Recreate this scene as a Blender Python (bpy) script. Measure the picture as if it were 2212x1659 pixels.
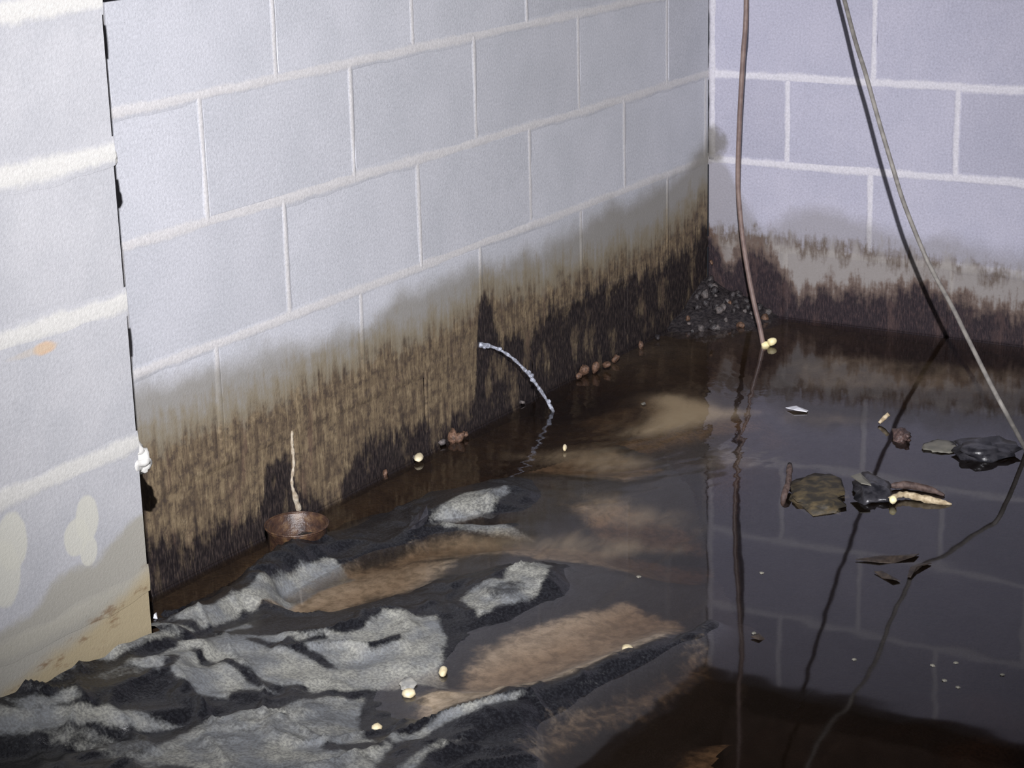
import bpy, bmesh, math, random
import numpy as np
from mathutils import Vector, Matrix

for o in list(bpy.data.objects):
    bpy.data.objects.remove(o)
scene = bpy.context.scene
COL = scene.collection
random.seed(7)
rng = np.random.default_rng(7)

# ---------------------------------------------------------------- camera
# World: corner of the two block walls at x=0,y=0; left wall in plane y=0, right wall in plane x=0,
# standing water at z=0.  U = height of one block course.
U = 0.2032
WL = 1.8 * U                                  # water lies 1.8 courses below bed joint "0"
W_PX, H_PX, F_PX = 2212, 1659, 4324.48
CAM = np.array([-4.28039, -2.06505, 0.85680 + WL])
YAW, PITCH, ROLL = 0.551022, -0.288755, -0.0255775
FWD = np.array([math.cos(PITCH) * math.cos(YAW), math.cos(PITCH) * math.sin(YAW), math.sin(PITCH)])
_r = np.cross(FWD, [0, 0, 1]); _r /= np.linalg.norm(_r)
_u = np.cross(_r, FWD)
RGT = math.cos(ROLL) * _r + math.sin(ROLL) * _u
UPV = -math.sin(ROLL) * _r + math.cos(ROLL) * _u

cam_data = bpy.data.cameras.new('camera')
cam_data.sensor_fit = 'HORIZONTAL'
cam_data.sensor_width = 36.0
cam_data.lens = 36.0 * F_PX / W_PX
cam_data.clip_start = 0.05
cam = bpy.data.objects.new('camera', cam_data)
COL.objects.link(cam)
cam.matrix_world = Matrix(((RGT[0], UPV[0], -FWD[0], CAM[0]), (RGT[1], UPV[1], -FWD[1], CAM[1]),
                           (RGT[2], UPV[2], -FWD[2], CAM[2]), (0, 0, 0, 1)))
scene.camera = cam

# ---------------------------------------------------------------- light and exposure
world = bpy.data.worlds.new('world')
scene.world = world
world.use_nodes = True
bg = world.node_tree.nodes['Background']
bg.inputs[0].default_value = (0.55, 0.6, 0.75, 1)
bg.inputs[1].default_value = 0.035

lamp_data = bpy.data.lights.new('head_lamp', 'SPOT')
lamp_data.energy = 1130
lamp_data.color = (0.985, 0.97, 1.0)
lamp_data.shadow_soft_size = 0.012
lamp_data.spot_size = math.radians(50)
lamp_data.spot_blend = 1.0
lamp = bpy.data.objects.new('head_lamp', lamp_data)
COL.objects.link(lamp)
LAMP = CAM + np.array([0, 0, 0.508]) - 0.02 * RGT
lamp.location = LAMP
AIM = np.array([-0.80, 0.0, 0.33])
lamp.rotation_euler = Vector(AIM - LAMP).to_track_quat('-Z', 'Y').to_euler()

scene.view_settings.view_transform = 'Standard'
scene.view_settings.look = 'None'
scene.view_settings.gamma = 1
scene.view_settings.use_curve_mapping = False
scene.view_settings.exposure = 0.0


# ---------------------------------------------------------------- pixel -> place
def ray(px):
    return FWD + (px[0] - W_PX / 2) / F_PX * RGT - (px[1] - H_PX / 2) / F_PX * UPV


def on_plane(px, axis, value):
    d = ray(px)
    return CAM + (value - CAM[axis]) / d[axis] * d


def on_z(x, y, h=0.0):
    return on_plane((x, y), 2, h)


def at_dist(px, t):
    d = ray(px)
    return CAM + d / np.linalg.norm(d) * t


# ---------------------------------------------------------------- object helpers
def link(name, mesh, mat=None, parent=None):
    o = bpy.data.objects.new(name, mesh)
    COL.objects.link(o)
    if mat and not mesh.materials:
        mesh.materials.append(mat)
    if parent:
        o.parent = parent
    return o


def mesh_from(name, verts, faces, smooth=False):
    m = bpy.data.meshes.new(name)
    m.from_pydata([tuple(v) for v in verts], [], [tuple(f) for f in faces])
    m.update()
    if smooth:
        m.polygons.foreach_set('use_smooth', [True] * len(m.polygons))
    return m


def tag(o, label, cat, group=None, kind=None):
    o['label'] = label
    o['category'] = cat
    if group:
        o['group'] = group
    if kind:
        o['kind'] = kind
    return o


def empty(name, loc):
    o = bpy.data.objects.new(name, None)
    COL.objects.link(o)
    o.location = Vector(loc)
    o.empty_display_size = 0.05
    return o


def smooth_path(pts, n):
    """Catmull-Rom through pts, n samples per span."""
    p = [np.array(q, float) for q in pts]
    p = [2 * p[0] - p[1]] + p + [2 * p[-1] - p[-2]]
    out = []
    for i in range(1, len(p) - 2):
        for k in range(n):
            t = k / n
            a, b, c, d = p[i - 1], p[i], p[i + 1], p[i + 2]
            out.append(0.5 * (2 * b + (c - a) * t + (2 * a - 5 * b + 4 * c - d) * t * t + (3 * b - a - 3 * c + d) * t ** 3))
    out.append(p[-2])
    return out


def tube(path, radius, seg=10, cap=True, flat=None):
    """radius: number or list. flat: (vector, factor) squashes the section along a vector."""
    path = [np.array(q, float) for q in path]
    n = len(path)
    rad = radius if hasattr(radius, '__len__') else [radius] * n
    vs, fs = [], []
    prev = None
    for i in range(n):
        t = path[min(i + 1, n - 1)] - path[max(i - 1, 0)]
        t /= np.linalg.norm(t) + 1e-12
        if prev is None:
            ref = np.array([0, 0, 1.0]) if abs(t[2]) < 0.9 else np.array([1.0, 0, 0])
            a = np.cross(t, ref)
        else:
            a = prev - t * (prev @ t)
        a /= np.linalg.norm(a)
        b = np.cross(t, a)
        prev = a
        for k in range(seg):
            an = 2 * math.pi * k / seg
            vs.append(path[i] + rad[i] * (math.cos(an) * a + math.sin(an) * b))
    for i in range(n - 1):
        for k in range(seg):
            k2 = (k + 1) % seg
            fs.append((i * seg + k, i * seg + k2, (i + 1) * seg + k2, (i + 1) * seg + k))
    if cap:
        fs.append(tuple(range(seg))[::-1])
        fs.append(tuple((n - 1) * seg + k for k in range(seg)))
    return vs, fs


def lump(rx, ry, rz, seed, sub=2, rough=0.25, flatten=None):
    """An irregular stone or clod as a bmesh icosphere pushed about by random waves."""
    r = np.random.default_rng(seed)
    bm = bmesh.new()
    bmesh.ops.create_icosphere(bm, subdivisions=sub, radius=1.0)
    dirs = r.normal(size=(9, 3))
    ph = r.uniform(0, 6.28, 9)
    am = r.uniform(0.3, 1.0, 9) * rough / 3
    for v in bm.verts:
        c = np.array(v.co)
        k = 1 + sum(am[i] * math.sin(2.2 * (1 + i * 0.35) * float(dirs[i] @ c) + ph[i]) for i in range(9))
        c = c * k
        z = c[2]
        if flatten is not None and z < flatten:
            z = flatten
        v.co = (c[0] * rx, c[1] * ry, z * rz)
    m = bpy.data.meshes.new('lump')
    bm.to_mesh(m)
    bm.free()
    m.polygons.foreach_set('use_smooth', [sub > 1] * len(m.polygons))
    return m


# ---------------------------------------------------------------- shader helpers
class NT:
    def __init__(self, name):
        self.mat = bpy.data.materials.new(name)
        self.mat.use_nodes = True
        self.t = self.mat.node_tree
        self.t.nodes.clear()
        self.out = self.n('ShaderNodeOutputMaterial')

    def n(self, kind, **kw):
        nd = self.t.nodes.new(kind)
        for k, v in kw.items():
            setattr(nd, k, v)
        return nd

    def put(self, sock, v):
        if hasattr(v, 'is_output'):
            self.t.links.new(v, sock)
        elif isinstance(v, (tuple, list)):
            v = tuple(v)
            sock.default_value = v + (1,) if len(v) == 3 and sock.type == 'RGBA' else v
        else:
            sock.default_value = v

    def math(self, op, a, b=0.0, c=None, clamp=False):
        nd = self.n('ShaderNodeMath', operation=op)
        nd.use_clamp = clamp
        self.put(nd.inputs[0], a)
        self.put(nd.inputs[1], b)
        if c is not None:
            self.put(nd.inputs[2], c)
        return nd.outputs[0]

    def mix(self, f, a, b, blend='MIX'):
        nd = self.n('ShaderNodeMix', data_type='RGBA', blend_type=blend)
        self.put(nd.inputs[0], f)
        self.put(nd.inputs[6], a)
        self.put(nd.inputs[7], b)
        return nd.outputs[2]

    def xyz(self, x, y, z):
        nd = self.n('ShaderNodeCombineXYZ')
        for i, v in enumerate((x, y, z)):
            self.put(nd.inputs[i], v)
        return nd.outputs[0]

    def noise(self, vec, scale=1.0, detail=3.0, rough=0.55, dist=0.0):
        nd = self.n('ShaderNodeTexNoise')
        self.put(nd.inputs['Vector'], vec)
        nd.inputs['Scale'].default_value = scale
        nd.inputs['Detail'].default_value = detail
        nd.inputs['Roughness'].default_value = rough
        nd.inputs['Distortion'].default_value = dist
        return nd.outputs[0]

    def step(self, v, lo, hi, smooth=True):
        nd = self.n('ShaderNodeMapRange')
        nd.interpolation_type = 'SMOOTHSTEP' if smooth else 'LINEAR'
        self.put(nd.inputs[0], v)
        self.put(nd.inputs[1], lo)
        self.put(nd.inputs[2], hi)
        return nd.outputs[0]

    def ramp(self, f, stops):
        nd = self.n('ShaderNodeValToRGB')
        el = nd.color_ramp.elements
        while len(el) < len(stops):
            el.new(0.5)
        for e, (p, c) in zip(el, stops):
            e.position = p
            e.color = tuple(c) + (1,)
        self.put(nd.inputs[0], f)
        return nd.outputs[0]

    def curve(self, f, pts):
        """piecewise linear curve; pts sorted in 0..1"""
        nd = self.n('ShaderNodeFloatCurve')
        cm = nd.mapping
        cm.use_clip = False
        c = cm.curves[0]
        pts = sorted(pts)
        while len(c.points) < len(pts):
            c.points.new(0.5, 0.5)
        for p, (x, y) in zip(c.points, pts):
            p.location = (x, y)
            p.handle_type = 'VECTOR'
        cm.update()
        self.put(nd.inputs['Value'], f)
        return nd.outputs[0]

    def pos(self):
        g = self.n('ShaderNodeNewGeometry')
        s = self.n('ShaderNodeSeparateXYZ')
        self.t.links.new(g.outputs['Position'], s.inputs[0])
        return g.outputs['Position'], s.outputs[0], s.outputs[1], s.outputs[2]

    def attr(self, name):
        a = self.n('ShaderNodeAttribute')
        a.attribute_name = name
        return a.outputs['Fac']

    def bump(self, h, strength, dist):
        b = self.n('ShaderNodeBump')
        b.inputs['Strength'].default_value = strength
        b.inputs['Distance'].default_value = dist
        self.put(b.inputs['Height'], h)
        return b.outputs[0]

    def bsdf(self, color, rough=0.8, normal=None, spec=0.5, metal=0.0):
        p = self.n('ShaderNodeBsdfPrincipled')
        self.put(p.inputs['Base Color'], color)
        self.put(p.inputs['Roughness'], rough)
        self.put(p.inputs['Specular IOR Level'], spec)
        self.put(p.inputs['Metallic'], metal)
        if normal is not None:
            self.put(p.inputs['Normal'], normal)
        return p.outputs[0]

    def done(self, shader):
        self.t.links.new(shader, self.out.inputs['Surface'])
        return self.mat


def simple_mat(name, c1, c2, scale=60, rough=0.7, bump=0.3, spec=0.4):
    t = NT(name)
    p, x, y, z = t.pos()
    n = t.noise(p, scale, 4)
    return t.done(t.bsdf(t.mix(t.step(n, 0.35, 0.65), c1, c2), rough, t.bump(n, bump, 0.004), spec))


# ---------------------------------------------------------------- stained block walls
SPAN = 2.6          # length of wall that the stain curves cover (m)
HSPAN = 1.0         # height that the stain curves cover (m)


def wall_curve(pxs, wall):
    out = []
    for p in pxs:
        h = on_plane(p, 1 if wall == 'L' else 0, 0.0)
        s = -h[0] if wall == 'L' else -h[1]
        out.append((min(max(s / SPAN, 0), 1), h[2] / HSPAN))
    out.sort()
    return [(0.0, out[0][1])] + out + [(1.0, out[-1][1])]


LEFT_BLACK = wall_curve([(320, 1150), (430, 1135), (500, 1100), (566, 1095), (574, 985), (622, 965), (640, 1020), (700, 1075),
                         (735, 1060), (745, 990), (800, 930), (900, 905), (985, 890), (1026, 850), (1032, 640), (1058, 640),
                         (1075, 715), (1150, 705), (1190, 650), (1240, 640), (1290, 600), (1400, 575), (1490, 520), (1524, 470)], 'L')
LEFT_BROWN = wall_curve([(310, 935), (400, 905), (520, 865), (640, 815), (760, 755), (900, 705), (1000, 660), (1040, 610),
                         (1150, 600), (1270, 560), (1400, 510), (1490, 440), (1524, 400)], 'L')
LEFT_DAMP = wall_curve([(310, 810), (470, 770), (620, 720), (760, 700), (860, 620), (1035, 555), (1150, 525), (1300, 440),
                        (1400, 400), (1470, 360), (1524, 285)], 'L')
RIGHT_BLACK = wall_curve([(1536, 500), (1558, 545), (1580, 560), (1600, 530), (1645, 535), (1675, 570), (1700, 605), (1730, 635),
                          (1790, 618), (1850, 622), (1900, 640), (1950, 612), (2010, 615), (2050, 650), (2110, 655), (2200, 675)], 'R')
RIGHT_DAMP = wall_curve([(1536, 285), (1565, 330), (1600, 420), (1650, 475), (1760, 440), (1850, 450), (1900, 480), (2000, 500), (2200, 530)], 'R')
RIGHT_RUST = wall_curve([(1536, 505), (1600, 512), (1700, 524), (1790, 535), (1880, 546), (1950, 556), (2060, 572), (2200, 600)], 'R')


def wall_material(name, wall, base1, base2, mortar=None):
    t = NT(name)
    p, x, y, z = t.pos()
    oi = t.n('ShaderNodeObjectInfo').outputs['Random']
    along = t.math('MULTIPLY', x if wall == 'L' else y, -1.0)
    a01 = t.math('DIVIDE', along, SPAN, clamp=True)
    # block face: fine pits, soft clouds, a little tone difference from block to block
    pits = t.noise(p, 620, 3, 0.7)
    grain = t.noise(p, 210, 3, 0.6)
    cloud = t.noise(p, 6.5, 4, 0.6)
    col = t.mix(t.step(cloud, 0.3, 0.7), base1, base2)
    if mortar:
        e = t.math('ADD', t.attr('core'), t.math('MULTIPLY', t.math('SUBTRACT', t.noise(p, 70, 4, 0.65), 0.5), 0.9))
        col = t.mix(t.step(e, 0.12, 0.85), col, mortar)
    tone = t.math('ADD', t.math('MULTIPLY', oi, 0.10), 0.95)
    col = t.mix(1.0, col, t.xyz(tone, tone, tone), 'MULTIPLY')
    gr = t.math('ADD', t.math('MULTIPLY', grain, 0.60), 0.70)
    col = t.mix(1.0, col, t.xyz(gr, gr, gr), 'MULTIPLY')
    col = t.mix(t.math('MULTIPLY', t.step(pits, 0.40, 0.28), 0.6), col, (0.10, 0.10, 0.11))
    # vertical streak fields
    st = t.noise(t.xyz(t.math('MULTIPLY', along, 95), 0.0, t.math('MULTIPLY', z, 11)), 1.0, 4, 0.6)
    st2 = t.noise(t.xyz(t.math('MULTIPLY', along, 26), 3.0, t.math('MULTIPLY', z, 5)), 1.0, 4, 0.6)
    fine = t.noise(t.xyz(t.math('MULTIPLY', along, 260), 7.0, t.math('MULTIPLY', z, 60)), 1.0, 3, 0.6)
    z1 = t.math('ADD', z, t.math('MULTIPLY', t.math('SUBTRACT', st, 0.5), 0.075))
    z1 = t.math('ADD', z1, t.math('MULTIPLY', t.math('SUBTRACT', st2, 0.5), 0.11))
    z1 = t.math('ADD', z1, t.math('MULTIPLY', t.math('SUBTRACT', t.noise(p, 34, 5, 0.7), 0.5), 0.09))
    z2 = t.math('ADD', z, t.math('MULTIPLY', t.math('SUBTRACT', t.noise(p, 9, 4, 0.6), 0.5), 0.09))

    if wall == 'L':
        damp = t.curve(a01, LEFT_DAMP)
        d = t.math('SUBTRACT', t.math('ADD', damp, 0.012), z2)
        col = t.mix(t.math('MULTIPLY', t.step(d, 0.0, 0.06), 0.80), col, (0.205, 0.192, 0.165))
        # olive tide mark right under the joint
        br = t.math('SUBTRACT', t.curve(a01, LEFT_BROWN), z1)
        ol = t.step(t.math('ADD', br, 0.045), 0.0, 0.06)
        col = t.mix(t.math('MULTIPLY', ol, 0.75), col, (0.20, 0.165, 0.105))
        blot = t.noise(p, 48, 5, 0.7)
        mixn = t.math('ADD', t.math('MULTIPLY', st, 0.5), t.math('ADD', t.math('MULTIPLY', blot, 0.3), t.math('MULTIPLY', t.noise(p, 15, 4, 0.6), 0.2)))
        bcol = t.ramp(mixn, [(0.34, (0.035, 0.025, 0.020)), (0.46, (0.105, 0.075, 0.05)), (0.54, (0.175, 0.13, 0.08)), (0.66, (0.29, 0.225, 0.14))])
        bcol = t.mix(t.math('MULTIPLY', t.step(fine, 0.50, 0.34), 0.55), bcol, (0.05, 0.036, 0.028))
        bcol = t.mix(t.math('MULTIPLY', t.step(blot, 0.50, 0.36), 0.75), bcol, (0.05, 0.036, 0.03))
        bcol = t.mix(t.math('MULTIPLY', t.step(blot, 0.56, 0.70), 0.5), bcol, (0.30, 0.235, 0.15))
        bcol = t.mix(t.math('MULTIPLY', t.step(st2, 0.55, 0.72), 0.5), bcol, (0.13, 0.075, 0.06))
        col = t.mix(t.math('MULTIPLY', t.step(br, 0.0, 0.05), 0.92), col, bcol)
        bl = t.math('SUBTRACT', t.curve(a01, LEFT_BLACK), z1)
        kcol = t.ramp(fine, [(0.32, (0.006, 0.005, 0.007)), (0.5, (0.017, 0.014, 0.016)), (0.68, (0.06, 0.045, 0.04))])
        mbl = t.step(bl, -0.006, 0.035)
        st3 = t.noise(t.xyz(t.math('MULTIPLY', along, 17), 11.0, t.math('MULTIPLY', z, 7)), 1.0, 5, 0.65)
        leak = t.step(st3, 0.53, 0.64)      # brown runs that stay bare inside the black
        mbl = t.math('MULTIPLY', mbl, t.math('SUBTRACT', 1.0, t.math('MULTIPLY', leak, 0.62)))
        col = t.mix(t.math('MULTIPLY', mbl, 0.96), col, kcol)
        wet = t.step(br, 0.0, 0.08)
    else:
        d = t.math('SUBTRACT', t.math('ADD', t.curve(a01, RIGHT_DAMP), 0.01), z2)
        col = t.mix(t.math('MULTIPLY', t.step(d, 0.0, 0.05), 0.55), col, (0.20, 0.19, 0.185))
        ru = t.math('SUBTRACT', t.curve(a01, RIGHT_RUST), z1)
        tan = t.step(t.math('ADD', ru, 0.03), 0.0, 0.05)
        col = t.mix(t.math('MULTIPLY', tan, 0.6), col, (0.235, 0.21, 0.175))
        ru2 = t.math('SUBTRACT', 1.0, t.math('DIVIDE', t.math('ABSOLUTE', t.math('SUBTRACT', t.math('ADD', ru, t.math('MULTIPLY', st, 0.0)), 0.0)), 0.030), clamp=True)
        rfade = t.step(t.math('ADD', st2, t.math('MULTIPLY', along, -0.12)), 0.30, 0.52)
        col = t.mix(t.math('MULTIPLY', t.math('MULTIPLY', ru2, rfade), 0.85), col, (0.095, 0.068, 0.05))
        bl = t.math('SUBTRACT', t.curve(a01, RIGHT_BLACK), z1)
        col = t.mix(t.math('MULTIPLY', t.step(bl, -0.035, 0.0), 0.8), col, (0.10, 0.062, 0.045))
        kcol = t.ramp(fine, [(0.32, (0.009, 0.007, 0.011)), (0.52, (0.022, 0.016, 0.021)), (0.72, (0.065, 0.042, 0.042))])
        col = t.mix(t.math('MULTIPLY', t.step(bl, -0.012, 0.03), 0.95), col, kcol)
        st3 = t.noise(t.xyz(t.math('MULTIPLY', along, 20), 5.0, t.math('MULTIPLY', z, 10)), 1.0, 5, 0.65)
        col = t.mix(t.math('MULTIPLY', t.math('MULTIPLY', t.step(st3, 0.52, 0.66), t.step(bl, 0.0, 0.03)), 0.5), col, (0.085, 0.055, 0.05))
        wet = t.step(bl, -0.01, 0.05)
        # dark seep in the angle of the corner, just above the joint
        cz = t.math('SUBTRACT', z, 0.405)
        e = t.math('ADD', t.math('POWER', t.math('DIVIDE', along, 0.055), 2.0), t.math('POWER', t.math('DIVIDE', cz, 0.05), 2.0))
        e = t.math('ADD', e, t.math('MULTIPLY', t.math('SUBTRACT', t.noise(p, 40, 4), 0.5), 1.4))
        col = t.mix(t.math('MULTIPLY', t.step(e, 1.2, 0.2), 0.7), col, (0.115, 0.105, 0.08))
    rough = t.math('SUBTRACT', 0.92, t.math('MULTIPLY', wet, 0.42))
    hgt = t.math('ADD', t.math('MULTIPLY', grain, 0.6), t.math('MULTIPLY', pits, 0.5))
    hgt = t.math('ADD', hgt, t.math('MULTIPLY', t.math('MULTIPLY', fine, wet), 1.2))
    return t.done(t.bsdf(col, rough, t.bump(hgt, 0.35, 0.003), 0.18))


def pier_material(name, base1, base2, mortar=None):
    t = NT(name)
    p, x, y, z = t.pos()
    pits = t.noise(p, 620, 3, 0.7)
    grain = t.noise(p, 210, 3, 0.6)
    cloud = t.noise(p, 9, 4, 0.6)
    col = t.mix(t.step(cloud, 0.3, 0.7), base1, base2)
    if mortar:
        e = t.math('ADD', t.attr('core'), t.math('MULTIPLY', t.math('SUBTRACT', t.noise(p, 60, 4, 0.65), 0.5), 0.9))
        col = t.mix(t.step(e, 0.12, 0.85), col, mortar)
    gr = t.math('ADD', t.math('MULTIPLY', grain, 0.44), 0.78)
    col = t.mix(1.0, col, t.xyz(gr, gr, gr), 'MULTIPLY')
    col = t.mix(t.math('MULTIPLY', t.step(pits, 0.34, 0.25), 0.4), col, (0.14, 0.14, 0.15))
    wob = t.math('MULTIPLY', t.math('SUBTRACT', t.noise(p, 7, 4, 0.6), 0.5), 0.10)
    top = t.math('ADD', t.math('MULTIPLY', t.math('ADD', x, 2.296), 0.22), 0.272)
    d = t.math('SUBTRACT', t.math('ADD', top, wob), z)
    col = t.mix(t.math('MULTIPLY', t.step(d, 0.0, 0.02), 0.75), col, (0.275, 0.26, 0.21))
    och = t.math('SUBTRACT', t.math('ADD', top, t.math('MULTIPLY', wob, 0.6)), t.math('ADD', z, 0.085))
    col = t.mix(t.math('MULTIPLY', t.step(och, 0.0, 0.035), 0.8), col, (0.34, 0.275, 0.16))
    sp = t.step(t.noise(t.xyz(t.math('MULTIPLY', x, 14), 2.0, t.math('MULTIPLY', z, 40)), 1.0, 4, 0.65), 0.52, 0.64)
    band = t.math('MULTIPLY', t.step(och, 0.0, 0.02), t.step(och, 0.075, 0.03))
    col = t.mix(t.math('MULTIPLY', t.math('MULTIPLY', sp, band), 0.75), col, (0.15, 0.085, 0.04))

    def blot(cx, cz, rx, rz, f, c, lo=1.25, hi=0.85, nz=0.5):
        nonlocal col
        e = t.math('ADD', t.math('POWER', t.math('DIVIDE', t.math('SUBTRACT', x, cx), rx), 2.0),
                   t.math('POWER', t.math('DIVIDE', t.math('SUBTRACT', z, cz), rz), 2.0))
        e = t.math('ADD', e, t.math('MULTIPLY', t.math('SUBTRACT', t.noise(p, 38, 3), 0.5), nz))
        col = t.mix(t.math('MULTIPLY', t.step(e, lo, hi), f), col, c)

    for (px, py, a, b) in ((188, 1120, 24, 50), (165, 1160, 26, 40), (192, 1190, 18, 32), (25, 1170, 30, 60), (10, 1240, 30, 70)):
        c = on_plane((px, py), 1, PIER_Y)
        blot(c[0], c[2], a * 0.00090, b * 0.00064, 0.85, (0.47, 0.465, 0.41))
    c = on_plane((95, 752), 1, PIER_Y)
    blot(c[0], c[2], 0.022, 0.009, 0.75, (0.50, 0.33, 0.19), 1.3, 0.2, 1.2)
    c = on_plane((70, 760), 1, PIER_Y)
    blot(c[0], c[2], 0.045, 0.006, 0.4, (0.42, 0.36, 0.28), 1.3, 0.2, 1.5)
    hgt = t.math('ADD', t.math('MULTIPLY', grain, 0.6), t.math('MULTIPLY', pits, 0.5))
    return t.done(t.bsdf(col, 0.92, t.bump(hgt, 0.35, 0.003), 0.3))


PIER_Y = -1.15 * U
PIER_X = -11.30 * U

LB = (0.43, 0.44, 0.475), (0.475, 0.482, 0.52)
RB = (0.36, 0.36, 0.44), (0.40, 0.395, 0.475)
PB = (0.34, 0.345, 0.365), (0.385, 0.387, 0.405)
M_left_block = wall_material('left_block', 'L', *LB)
M_left_mortar = wall_material('left_mortar', 'L', *LB, mortar=(0.54, 0.53, 0.535))
M_right_block = wall_material('right_block', 'R', *RB)
M_right_mortar = wall_material('right_mortar', 'R', *RB, mortar=(0.55, 0.54, 0.585))
M_pier_block = pier_material('pier_block', *PB)
M_pier_mortar = pier_material('pier_mortar', *PB, mortar=(0.475, 0.47, 0.45))


def block_mesh(L, H, D):
    """Concrete block, front face at y=0 looking to -y, back at y=D; front arrises chamfered."""
    c = 0.003
    x, z = L / 2, H / 2
    f = [(-x + c, 0, -z + c), (x - c, 0, -z + c), (x - c, 0, z - c), (-x + c, 0, z - c)]
    m = [(-x, c, -z), (x, c, -z), (x, c, z), (-x, c, z)]
    b = [(-x, D, -z), (x, D, -z), (x, D, z), (-x, D, z)]
    v = f + m + b
    fs = [(0, 1, 2, 3), (11, 10, 9, 8)]
    for i in range(4):
        j = (i + 1) % 4
        fs.append((i, 4 + i, 4 + j, j))
        fs.append((4 + i, 8 + i, 8 + j, 4 + j))
    return mesh_from('concrete_block', v, fs)


def zc(k):
    return k * U + WL


JOINT = 0.0095


def build_wall(name, label_mat, mort_mat, to_world, rot, length, rows, heads, half_w, extra=None, proud=0.0011, depth=0.19):
    """to_world(s, d, z): s along the wall, d out of the face, z up. heads(row)-> sorted head-joint positions s."""
    r = np.random.default_rng(hash(name) % 1000 if False else len(name) * 17)
    vs, fs, core = [], [], []

    def strip(path, widths, axis):
        # path of (s,z); axis 's' = bed strip (width along z), 'z' = head strip (width along s)
        base = len(vs)
        prof = ((-1.4, -0.0002, 0), (-0.8, 0.6, 0.5), (-0.3, 1.0, 1), (0.3, 1.0, 1), (0.8, 0.6, 0.5), (1.4, -0.0002, 0))
        for (s, z), (w0, w1, hh) in zip(path, widths):
            for q, d, c in prof:
                w = w0 if q < 0 else w1
                dd = d if d < 0 else proud * d * hh
                core.append(c)
                vs.append(to_world(s, dd, z + q * w) if axis == 's' else to_world(s + q * w, dd, z))
        for i in range(len(path) - 1):
            for k in range(5):
                a = base + i * 6 + k
                fs.append((a, a + 1, a + 7, a + 6))

    def widths(n, w):
        def walk():
            a = r.normal(size=n + 40)
            k = np.hanning(9); k /= k.sum()
            k2 = np.hanning(31); k2 /= k2.sum()
            b = np.convolve(a, k, 'same')[20:20 + n] * 0.35 + np.convolve(r.normal(size=n + 40), k2, 'same')[20:20 + n] * 0.9
            return w * np.clip(1 + b * 0.55, 0.45, 1.9)
        return list(zip(walk(), walk(), np.clip(1 + np.convolve(r.normal(size=n + 40), np.hanning(15) / 7, 'same')[20:20 + n] * 0.8, 0.1, 2.2)))

    for k in range(rows[0], rows[1] + 1):
        n = int(length / 0.008)
        path = [(length * i / n, zc(k)) for i in range(n + 1)]
        strip(path, widths(n + 1, half_w[0]), 's')
    for k in range(rows[0], rows[1]):
        for s in heads(k):
            if 0.01 < s < length - 0.01:
                n = 22
                path = [(s, zc(k) + U * i / n) for i in range(n + 1)]
                strip(path, widths(n + 1, half_w[1]), 'z')
    # core behind the faces
    b = len(vs)
    z0, z1 = zc(rows[0]), zc(rows[1])
    for d in (-0.006, -depth + 0.002):
        for (s, z) in ((0, z0), (length, z0), (length, z1), (0, z1)):
            vs.append(to_world(s, d, z))
    fs += [(b, b + 1, b + 2, b + 3), (b + 7, b + 6, b + 5, b + 4), (b, b + 4, b + 5, b + 1), (b + 1, b + 5, b + 6, b + 2),
           (b + 2, b + 6, b + 7, b + 3), (b + 3, b + 7, b + 4, b)]
    m = mesh_from(name, vs, fs, True)
    at = m.attributes.new('core', 'FLOAT', 'POINT')
    at.data.foreach_set('value', np.array(core + [0.0] * (len(vs) - len(core)), dtype=np.float32))
    wall = link(name, m, mort_mat)
    wall['kind'] = 'structure'
    cache = {}
    for k in range(rows[0], rows[1]):
        hs = [-JOINT / 2 + 0.0002] + [s for s in heads(k) if 0.01 < s < length - 0.01] + [length]
        for a, b2 in zip(hs[:-1], hs[1:]):
            L = round(b2 - a - JOINT, 4)
            if L not in cache:
                cache[L] = block_mesh(L, U - JOINT, depth)
                cache[L].materials.append(label_mat)
            o = bpy.data.objects.new('concrete_block', cache[L])
            COL.objects.link(o)
            o.parent = wall
            o.location = Vector(to_world((a + b2) / 2, r.uniform(-0.0006, 0.0008), zc(k) + U / 2))
            o.rotation_euler = (r.normal() * 0.002, 0, rot + r.normal() * 0.0015)
    return wall


def heads_left(k):
    off = 1.06 if k % 2 else 2.08
    return [U * (off + 2 * i) for i in range(-1, 12)]


def heads_right(k):
    off = 2.02 if k % 2 else 1.0
    return [U * (off + 2 * i) for i in range(-1, 12)]


ROWS = (-4, 3)
wall_left = build_wall('wall_left', M_left_block, M_left_mortar, lambda s, d, z: (-s, -d, z), 0.0, 20 * U, ROWS, heads_left, (0.0095, 0.0058))
wall_right = build_wall('wall_right', M_right_block, M_right_mortar, lambda s, d, z: (-d, -s, z), -math.pi / 2, 12 * U, ROWS, heads_right, (0.0100, 0.0075))
wall_front = build_wall('wall_front', M_pier_block, M_pier_mortar, lambda s, d, z: (PIER_X - s, PIER_Y - d, z), 0.0, 6 * U, (-4, 6),
                        lambda k: [U * (1.96 if k % 2 else 3.0), U * (3.96 if k % 2 else 5.0)], (0.0150, 0.006), proud=0.0007, depth=1.12 * U)
for w, lb in ((wall_left, 'long grey concrete block wall with brown and black water stains, leaking a jet'),
              (wall_right, 'grey concrete block wall behind the hanging cables, rust tide line above black band'),
              (wall_front, 'pale concrete block pier standing proud of the long stained wall')):
    w['label'] = lb
    w['category'] = 'wall'

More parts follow.
